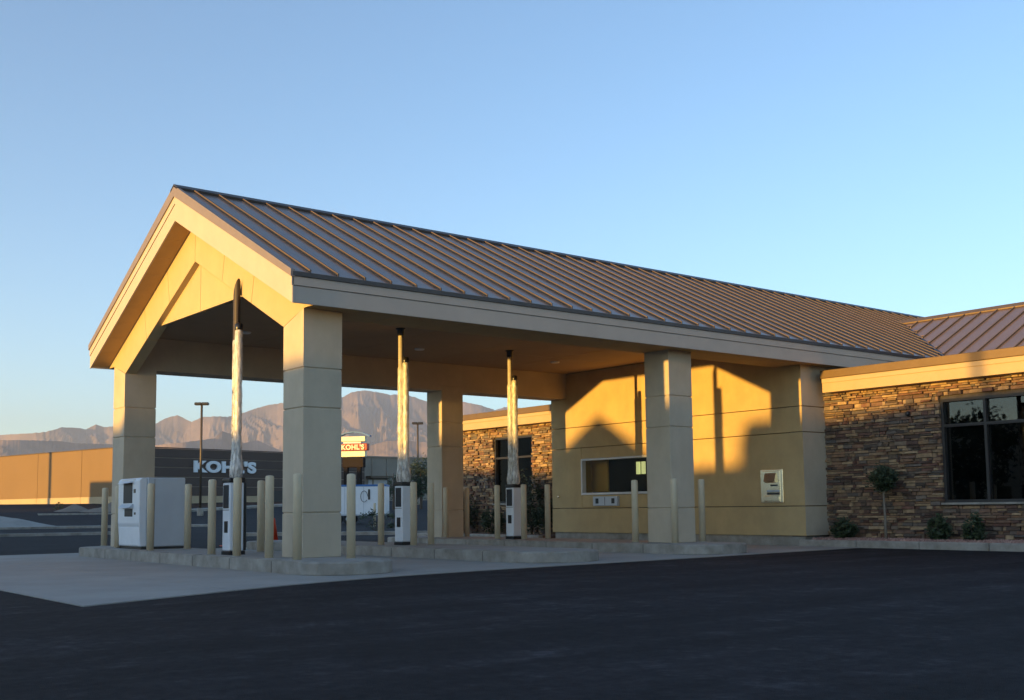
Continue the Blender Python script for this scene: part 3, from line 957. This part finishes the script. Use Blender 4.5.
# ------------------------------------------------------------------ cash machine
atm = thing('cash_machine', 'white and grey drive-up cash machine beside the far left column', 'cash machine', (-.30, 6.36, 0))
link('plinth', box(.05, .93, .03, 1.27, -.005, .06), 'black', atm)
ac = link('cabinet', box(.16, .95, 0, 1.30, .05, 1.45, .02), 'greypl', atm)
for v0 in (-.004,):
    link('cabinet_seam', box(.30, .306, v0, .02, .08, 1.42), 'dkframe', ac)
for z0 in (.34, .92):
    link('hinge', box(.19, .235, -.018, .02, z0, z0 + .14, .006), 'white', ac)
fas = link('fascia', prism([(.16, .06), (.16, 1.44), (.05, 1.45), (.0, 1.40), (.0, .52), (.03, .45), (.03, .06)], 'y', .03, 1.27, .015), 'white', atm)
link('screen_recess', box(-.006, .05, .42, .95, .93, 1.36, .01), 'screen', fas)
link('screen_hood', prism([(-.12, 1.34), (0, 1.40), (.02, 1.36)], 'y', .38, 1.0), 'white', fas)
link('keypad_shelf', prism([(-.10, .84), (.02, .84), (.02, .92), (-.02, .92)], 'y', .36, 1.0), 'greypl', fas)
link('cash_slot', box(-.008, .04, .40, .86, .66, .82, .01), 'screen', fas)
link('card_slot', box(-.010, .04, .24, .34, 1.14, 1.22, .006), 'black', fas)
link('receipt_slot', box(-.010, .04, .22, .30, .70, .75, .006), 'black', fas)
link('lower_door', box(.022, .05, .06, 1.24, .08, .44, .006), 'white', fas)
link('header_light', box(-.004, .05, .30, 1.05, 1.385, 1.425, .004), 'frame', fas)

# ------------------------------------------------------------------ things beyond the canopy
def cone(u, v, label):
    z = ground_z(u, v)
    t = thing('traffic_cone', label, 'traffic cone', (u, v, z), 0, 'orange cones in the lot')
    link('base', box(-.18, .18, -.18, .18, 0, .03, .01), 'orange', t)
    link('body', lathe([(.13, .03), (.03, .70), (.025, .72)], 14), 'orange', t)
    link('band', lathe([(.099, .22), (.077, .36)], 14), 'letter', t)
cone(4.48, 12.82, 'red cone showing just left of the nearest tube kiosk')
cone(7.5, 16.2, 'red cone showing low beside the left edge of the nearest gable column')

# department store
KR = R(12)
ks = thing('department_store', 'long brown and tan department store with white KOHL\'S letters', 'store', (33.6, 103.5, 1.55), KR)
KH = 6.25
link('wall_core', box(.05, 34, .05, 60, -1.5, KH - .1), 'groove', ks)
for k in range(6):
    v0 = .0 + k * 10
    lw = link('tan_wall', box(-.06, .05, v0 + .03, v0 + 9.97, .95, KH), 'tanwall', ks)
    link('base_block', box(-.12, .05, v0 + .02, v0 + 9.98, -1.5, .95), 'paleblock', ks)
link('parapet_cap', box(-.12, .2, 0, 60, KH, KH + .1), 'brownwall', ks)
nb = 5
for k in range(nb):
    z0 = .95 + k * (KH - .95) / nb
    link('siding_course', box(0, 34, -.06, .05, z0 + .05, z0 + (KH - .95) / nb - .04), 'brownwall', ks)
link('base_block', box(-.1, 34, -.12, .05, -1.5, .95), 'paleblock', ks)
link('parapet_cap', box(-.1, 34, -.12, .2, KH, KH + .1), 'brownwall', ks)
for k in range(2):
    link('entrance_bay', box(19 + k * 7, 21.5 + k * 7, -.16, .05, -1.2, 1.6), 'dkframe', ks)
lets = split_islands(text_meshes("KOHL'S", 2.0, .10, .10))
xs_ = [v_.co.x for me in lets for v_ in me.vertices]; zs_ = [v_.co.z for me in lets for v_ in me.vertices]
for me in lets:
    for v_ in me.vertices:
        v_.co.x = 7.8 + (v_.co.x - min(xs_)) / (max(xs_) - min(xs_)) * 8.6
        v_.co.z = 3.62 + (v_.co.z - min(zs_)) / (max(zs_) - min(zs_)) * 1.40
    link('sign_letter', me, 'letter', ks, (0, -.18, 0))

def light_pole(u, v, z0, h, label, arm=.5):
    t = thing('light_pole', label, 'light pole', (u, v, z0), R(-38), 'parking lot light poles')
    link('base', lathe([(.28, -.3), (.28, .75), (.25, .78)], 14), 'kerb', t)
    link('shaft', lathe([(.115, .7), (.10, h - .1)], 12), 'pole', t)
    link('cross_arm', box(-arm, arm, -.05, .05, h - .16, h - .06), 'pole', t)
    for s in (-1, 1):
        link('lamp_head', box(s * arm * .62 - .30, s * arm * .62 + .30, -.20, .20, h - .14, h + .10, .04), 'dkframe', t)
light_pole(30.4, 76.9, ground_z(30.4, 76.9) - .1, 9.9, 'twin-headed light pole standing before the KOHL\'S letters')
light_pole(58.5, 85.2, ground_z(58.5, 85.2) - .1, 9.0, 'twin-headed light pole left of the far rear column, before the mountain', .5)

# pylon sign
sg = thing('pylon_sign', 'cream and red shopping centre pylon sign right of the nearest column', 'sign', (42.5, 71.4, ground_z(42.5, 71.4)), R(-52))
zb = 5.5 - ground_z(42.5, 71.4)
link('post', box(-.9, -.55, -.2, .2, -.2, zb), 'roomdk', sg)
link('post', box(.35, .7, -.2, .2, -.2, zb), 'roomdk', sg)
link('base_cabinet', box(-1.0, 1.0, -.3, .3, zb - .95, zb - .1, .02), 'roomdk', sg)  # cabinet and posts coloured near black to look shaded
link('lower_panel', box(-1.15, 1.15, -.25, .25, zb, zb + .52, .03), 'signw', sg)
band = link('red_band', box(-1.30, 1.38, -.32, .32, zb + .56, zb + 1.18, .05), 'red', sg)
link('grey_panel', box(-.95, .75, -.22, .22, zb + 1.2, zb + 1.36), 'greypl', sg)
link('upper_panel', box(-1.15, 1.15, -.25, .25, zb + 1.38, zb + 1.84, .03), 'signw', sg)
arch = [(-1.35, 1.86), (-.8, 2.10), (0, 2.20), (.8, 2.10), (1.55, 1.78), (1.6, 1.9), (.85, 2.2), (0, 2.31), (-.85, 2.2), (-1.4, 1.96)]
link('arch_top', prism([(x, zb + z) for x, z in arch], 'y', -.22, .22), 'blue', sg)
sl = split_islands(text_meshes("KOHL'S", .62, .04, .02))
for me in sl:
    for v_ in me.vertices: v_.co.x *= 1.0
    link('sign_letter', me, 'signw', band, (-1.08, -.36, zb + .65))

# grey block building
gb = thing('block_building', 'low grey block building between the pylon sign and the far rear column', 'building', (61.5, 116.5, 1.6), R(6))
link('wall', box(0, 32, 0, 16, -2, 6.4), 'greywall', gb)
for k in range(12):
    link('pilaster', box(.4 + k * 2.6, .7 + k * 2.6, -.12, .05, -2, 6.3), 'greywall', gb)
link('parapet_cap', box(-.1, 32.1, -.15, .3, 6.4, 6.6), 'greywall', gb)
link('loading_door', box(10.2, 13.4, -.10, .05, .2, 3.3), 'greypl', gb)
link('door_canopy', box(9.8, 13.8, -1.2, .05, 3.5, 3.8), 'pole', gb)

# white trailer
tz = ground_z(28, 45)
tr = thing('box_trailer', 'white box trailer with blue top rail parked behind the nearest column', 'trailer', (26.85, 45.9, tz), R(-38))
link('box', box(-2.8, 2.72, 0, 2.1, .62, 2.42, .05), 'white', tr)
link('top_rail', box(-2.82, 2.74, -.02, 2.12, 2.38, 2.50, .02), 'blue', tr)
link('bottom_rail', box(-2.8, 2.72, -.012, .05, .56, .66), 'greypl', tr)
for k in range(4):
    link('side_rib', box(-2.3 + k * 1.2, -2.27 + k * 1.2, -.012, .02, .68, 2.36), 'greypl', tr)
link('spare_cable', tube_path([(1.35 + .22 * math.cos(q), -.03, 1.75 + .35 * math.sin(q)) for q in [R(20 * i) for i in range(17)]], .015, 6), 'rubber', tr)
link('side_latch', box(1.6, 1.72, -.05, .02, 1.55, 2.2), 'dkframe', tr)
link('tongue', box(2.7, 4.0, .95, 1.15, .42, .54), 'rubber', tr)
for x in (-.6, .35):
    for y in (.12, 1.98):
        w = link('wheel', lathe([(.10, -.1), (.30, -.1), (.34, -.06), (.34, .06), (.30, .1), (.10, .1)], 20), 'rubber', tr, (x, y, .34))
        w.rotation_euler = (R(90), 0, 0)
        h_ = link('rim', lathe([(.16, -.11), (.16, .11)], 14), 'greypl', w)

def tree(u, v, h, r, label, seed, n=2600, group='dark trees beyond the lot', leaf=.16):
    z = ground_z(u, v)
    t = thing('tree', label, 'tree', (u, v, z), 0, group)
    rnd = random.Random(seed)
    link('trunk', tube_path([(0, 0, -.2), (.05 * r, 0, h * .25), (0, .05 * r, h * .5), (0, 0, h * .85)], [.16, .13, .09, .03], 8), 'bark', t)
    for k in range(5):
        an = k * 1.26 + rnd.random()
        link('limb', tube_path([(0, 0, h * (.25 + .07 * k)), (.4 * r * math.cos(an), .4 * r * math.sin(an), h * (.42 + .07 * k)), (.75 * r * math.cos(an), .75 * r * math.sin(an), h * (.55 + .07 * k))], [.06, .04, .015], 6), 'bark', t)
    link('crown', crown_mesh(r, r, h * .40, n, leaf, seed), 'leaf', t, (0, 0, h * .60))
tree(52.9, 76.2, 5.0, 1.5, 'dark bushy tree left of the far rear column, under a light pole', 31)
tree(50.6, 77.6, 4.2, .8, 'thin sparse tree just left of the middle wrapped tube', 32, 500)
for k, (u, v, r, h, lb) in enumerate(((15.4, 23.1, .55, .95, 'wiry dark bush below the white trailer, behind the middle island'), (17.6, 25.0, .5, .8, 'second wiry bush right of the one below the trailer'), (24.8, 98.6, .6, .7, 'small bush by the foot of the tan store wall'))):
    shrub((u, v, ground_z(u, v)), r, h, lb, 40 + k, 'bushes in the lot', 420, .06)
tree(-37, 24.5, 7.6, 2.6, 'leafy tree west of the canopy, outside the photo', 61, 2600, 'dark trees beyond the lot', .2)

# kerbed strips and dirt heaps in the lot behind
def strip(pts, w, h, name, label, m='kerb'):
    bm = bmesh.new()
    P = [Vector((p[0], p[1], 0)) for p in pts]
    Ls = []
    for i, p in enumerate(P):
        d = (P[min(i + 1, len(P) - 1)] - P[max(i - 1, 0)]).normalized()
        nrm = Vector((-d.y, d.x, 0)) * w / 2
        z = ground_z(p.x, p.y)
        Ls.append([bm.verts.new((q.x, q.y, zz_)) for q, zz_ in ((p - nrm, z - .2), (p - nrm, z + h), (p + nrm, z + h), (p + nrm, z - .2))])
    for A, B in zip(Ls, Ls[1:]):
        for i in range(3): bm.faces.new((A[i], A[i + 1], B[i + 1], B[i]))
    bm.faces.new(Ls[0]); bm.faces.new(Ls[-1][::-1])
    return tag(link(name, fin(bm), m), label, None, None, 'structure')
strip([(-6, 56), (4, 55), (12, 54), (20, 50)], 2.6, .12, 'pavement', 'pale concrete walk across the lot at the left')
strip([(9.5, 24.2), (12.5, 21.5), (15.5, 18.5)], .7, .13, 'kerb', 'short pale kerb behind the lanes below the trailer')
strip([(0, 34), (5, 33.4), (9, 33)], .7, .12, 'kerb', 'pale kerb strip at the far left of the lot')
strip([(20, 88), (28, 86), (50, 96)], 3.5, .12, 'pavement', 'pale strip in front of the store')
def heap(u, v, rx, ry, h, label, seed, m='dirt', grp='dirt heaps in the lot'):
    V, F = [], []
    nr, na = 8, 28
    z0 = ground_z(u, v) - .12
    for i in range(nr + 1):
        t = i / nr
        for k in range(na):
            an = 2 * math.pi * k / na
            x, y = rx * t * math.cos(an), ry * t * math.sin(an)
            z = h * (1 - t) ** 1.1 * (1 + .5 * noise.noise(Vector((x * .5 + seed, y * .5, 0)))) + .10 * noise.noise(Vector((x * 1.7, y * 1.7, seed))) * (1 - t)
            V.append((x, y, z))
    for i in range(nr):
        for k in range(na):
            p, q = i * na + k, i * na + (k + 1) % na
            F.append((p, q, q + na, p + na))
    me = bpy.data.meshes.new('heap'); me.from_pydata(V, [], F)
    for p in me.polygons: p.use_smooth = True
    tag(link('dirt_heap', me, m, None, (u, v, z0)), label, 'dirt heap', grp)
heap(27.9, 92.5, 3.2, 2.0, 1.0, 'larger grey dirt heap before the tan store wall, right of the small one', 2)
heap(25.0, 94.5, 2.2, 1.6, .8, 'smaller dirt heap left of the large one before the tan store wall', 5)
heap(9.8, 60.5, 4.5, 2.5, .85, 'pale low dirt heap at the left edge of the photo', 8, 'concrete')

# ------------------------------------------------------------------ unseen buildings to the west, out of frame, with roofs shaped to shade the lot
def skyline_building(name, label, poly, u0, u1, wallm, roofm):
    t = thing(name, label, 'building', (u1, poly[0][0], ZG))
    off = poly[0][0]
    base = [(v - off, z - ZG) for v, z in poly]
    P = [(base[0][0], 0)] + base + [(base[-1][0], 0)]
    link('wall', prism(P[::-1], 'x', u0 - u1, 0), wallm, t)
    for (va, za), (vb_, zb_) in zip(base, base[1:]):
        if abs(vb_ - va) < .05: continue
        link('roof', prism([(va, za + .005), (vb_, zb_ + .005), (vb_, zb_ + .06), (va, za + .06)], 'x', u0 - u1 - .3, .25), roofm, t)
    v = base[0][0] + 1.0
    while v < base[-1][0] - 1.4:
        w = link('window', box(-.02, .04, v, v + 1.1, .9, 2.1), 'glass', t)
        link('frame', box(-.02, .06, v - .06, v + 1.16, .82, .895), 'frame', w)
        v += 3.2
skyline_building('gabled_house', 'small gabled building west of the canopy, outside the photo', [(3.45, 3.20), (6.05, 4.80), (7.75, 3.80)], -50, -42, 'stucco', 'roof')
skyline_building('shade_block_north', 'unseen shading block added north of the gabled building, outside the photo', [(7.8, 3.72), (8.9, 3.72), (9.0, 3.25), (13.6, 3.6), (18, 3.9), (18.1, 6.4), (60, 6.6), (75.9, 6.8), (76, 9.6), (94, 9.6)], -58, -42.4, 'stucco', 'roof')  # heights raised to shade the lot and darken window reflections
skyline_building('shade_block_south', 'flat roofed shading block south of the gabled building, outside the photo', [(-60, 5.6), (-20, 5.2), (-5, 4.62), (-1.2, 4.28), (.75, 4.28), (.8, 3.22), (3.4, 3.22)], -60, -42.2, 'stucco', 'roof')  # north edge follows a cast shadow; length added to shade the paving
light_pole(-32, -4.75, ZG, 9.0, 'light pole west of the canopy, outside the photo')
def blocker(P, dist):
    return Vector(P) - SUN_DIR * dist
q = blocker((29.8, 120.2, 4.0), 45)
bp_ = thing('billboard_post', 'tall steel post west of the department store, outside the photo', 'post', (q.x, q.y, 0))
link('shaft', lathe([(.34, 0), (.32, 14)], 14), 'pole', bp_)
link('base', box(-.6, .6, -.6, .6, -.2, .5, .05), 'kerb', bp_)
q = blocker((32.4, 107.0, 4.0), 50)
sb = thing('storage_building', 'plain storage building west of the department store, outside the photo', 'building', (q.x, q.y, 0))
link('wall', box(-6, 0, -4.4, 4.4, -.3, q.z), 'greywall', sb)
link('roof', box(-6.2, .2, -4.4, 4.4, q.z + .003, q.z + .18), 'roof', sb)

# ------------------------------------------------------------------ mountains
FAR = [(79.0, 3.41), (77.35, 3.62), (75.13, 3.8), (74.56, 3.86), (73.81, 4.11), (73.01, 4.08), (72.74, 4.01), (72.29, 4.28), (71.92, 4.14), (71.56, 4.19), (70.49, 4.06), (69.56, 4.32), (69.05, 4.62), (68.53, 4.78), (68.2, 4.63), (67.84, 4.44), (67.34, 4.69), (66.47, 4.75), (66.13, 4.71), (65.4, 4.89), (64.76, 5.15), (64.12, 5.33), (63.53, 5.44), (62.53, 5.54), (61.27, 5.65), (60.36, 5.76), (59.9, 6.02), (59.36, 6.11), (58.67, 6.04), (57.95, 5.89), (57.34, 5.92), (56.72, 5.77), (56.1, 5.54), (55.12, 5.5), (54.13, 5.51), (53.3, 5.33), (52.52, 5.07), (52.0, 5.22), (51.43, 5.18), (50.18, 5.09), (48.11, 4.75), (45.03, 4.18), (39.0, 3.28), (30, 2.6)]
MIDR = [(79.0, 3.45), (75.12, 3.47), (73.89, 3.44), (73.22, 3.35), (71.54, 3.32), (69.55, 3.28), (68.13, 3.44), (66.7, 3.65), (66.36, 4.0), (65.87, 3.86), (65.33, 3.41), (64.6, 3.56), (64.0, 3.26), (63.26, 2.96), (61.01, 3.05), (59.74, 3.15), (58.88, 3.3), (58.21, 3.5), (57.44, 3.55), (56.11, 3.44), (54.87, 3.13), (51.25, 2.8), (45.07, 2.3), (30, 1.9)]
def interp(T, az):
    az = max(min(az, T[0][0]), T[-1][0])
    for (a0, e0), (a1, e1) in zip(T, T[1:]):
        if a1 <= az <= a0: return e0 + (e1 - e0) * (a0 - az) / (a0 - a1)
    return T[-1][1]
def ridged(p, o=5):
    s, amp = 0, 1
    for k in range(o):
        s += amp * (1 - abs(noise.noise(p)) * 2)
        p = p * 2.07; amp *= .5
    return s / 1.9
def mountains(T, r0, r1, r2, az0, az1, da, rows, rug, seed, label, name):
    V, F = [], []
    n = int((az0 - az1) / da) + 1
    R_ = [r0 + (r1 - r0) * i / rows for i in range(rows + 1)] + [r1 + (r2 - r1) * i / 6 for i in range(1, 7)]
    HH = [interp(T, az0 - da * k) + .03 * noise.noise(Vector((k * da * 7, seed, 2))) for k in range(n)]
    HS = [sum(interp(T, az0 - da * k + d * .55) for d in range(-5, 6)) / 11 for k in range(n)]
    for r in R_:
        t = (r - r0) / (r1 - r0)
        for k in range(n):
            az = R(az0 - da * k)
            wob = 1 + .05 * noise.noise(Vector((k * da * .3, seed, 0)))
            rr = r * wob
            x, y = CAM.x + rr * math.cos(az), CAM.y + rr * math.sin(az)
            H, Hs = HH[k], HS[k]
            tg = R(az0 - da * k) * r1
            wx = 90 * noise.noise(Vector((tg / 300, rr / 300, seed))) + 40 * noise.noise(Vector((tg / 90, rr / 120, seed)))
            rd = .50 * ridged(Vector(((tg + wx) / 330 + seed, rr / 800, seed)), 5) + .50 * ridged(Vector(((tg - .6 * rr + wx) / 170, (rr + 2 * wx) / 260, seed + 4)), 5)
            sc_ = max(0, min(1, t)) ** 3
            H = r1 * wob * math.tan(R(Hs + (H - Hs) * sc_))
            if t <= 1:
                s = t ** 1.15
                z = H * (s - (1 - s) * s * rug * (1.1 - rd) * 3.0)
            else:
                z = H * (1 - (r - r1) / (r2 - r1) * .9)
            V.append((x, y, max(z, 0) + .2 if t > 0 else 0))
    for i in range(len(R_) - 1):
        for k in range(n - 1):
            p = i * n + k
            F.append((p, p + 1, p + n + 1, p + n))
    me = bpy.data.meshes.new('mountain'); me.from_pydata(V, [], F)
    o = link(name, me, 'mountain')
    tag(o, label, None, None, 'structure')
M['mountain'] = mat('desert_rock', (.21, .160, .145), .95, .20, .006, 0, col2=(.38, .265, .215))
mountains(FAR, 3600, 5200, 5900, 80, 36, .055, 100, 1.4, 3.3, 'rugged desert mountain range, its crags pink in the last sun', 'mountain_range')
mountains(MIDR, 2300, 3000, 3400, 80, 36, .07, 56, .9, 8.1, 'lower foothills in front of the mountain range', 'foothills')

# ------------------------------------------------------------------ air
hz = bpy.data.materials.new('haze_air'); hz.use_nodes = True
n_ = hz.node_tree.nodes
n_.remove(n_['Principled BSDF'])
pv = n_.new('ShaderNodeVolumePrincipled')
pv.inputs['Color'].default_value = (.80, .88, 1.0, 1)
pv.inputs['Density'].default_value = 1.25e-4
pv.inputs['Anisotropy'].default_value = .2
hz.node_tree.links.new(pv.outputs[0], n_['Material Output'].inputs['Volume'])
M['haze'] = hz
tag(link('haze', box(-1700, 7900, -7900, 7900, -1.8, 640), 'haze'), 'thin pale air over the whole valley', 'haze', None, 'stuff')
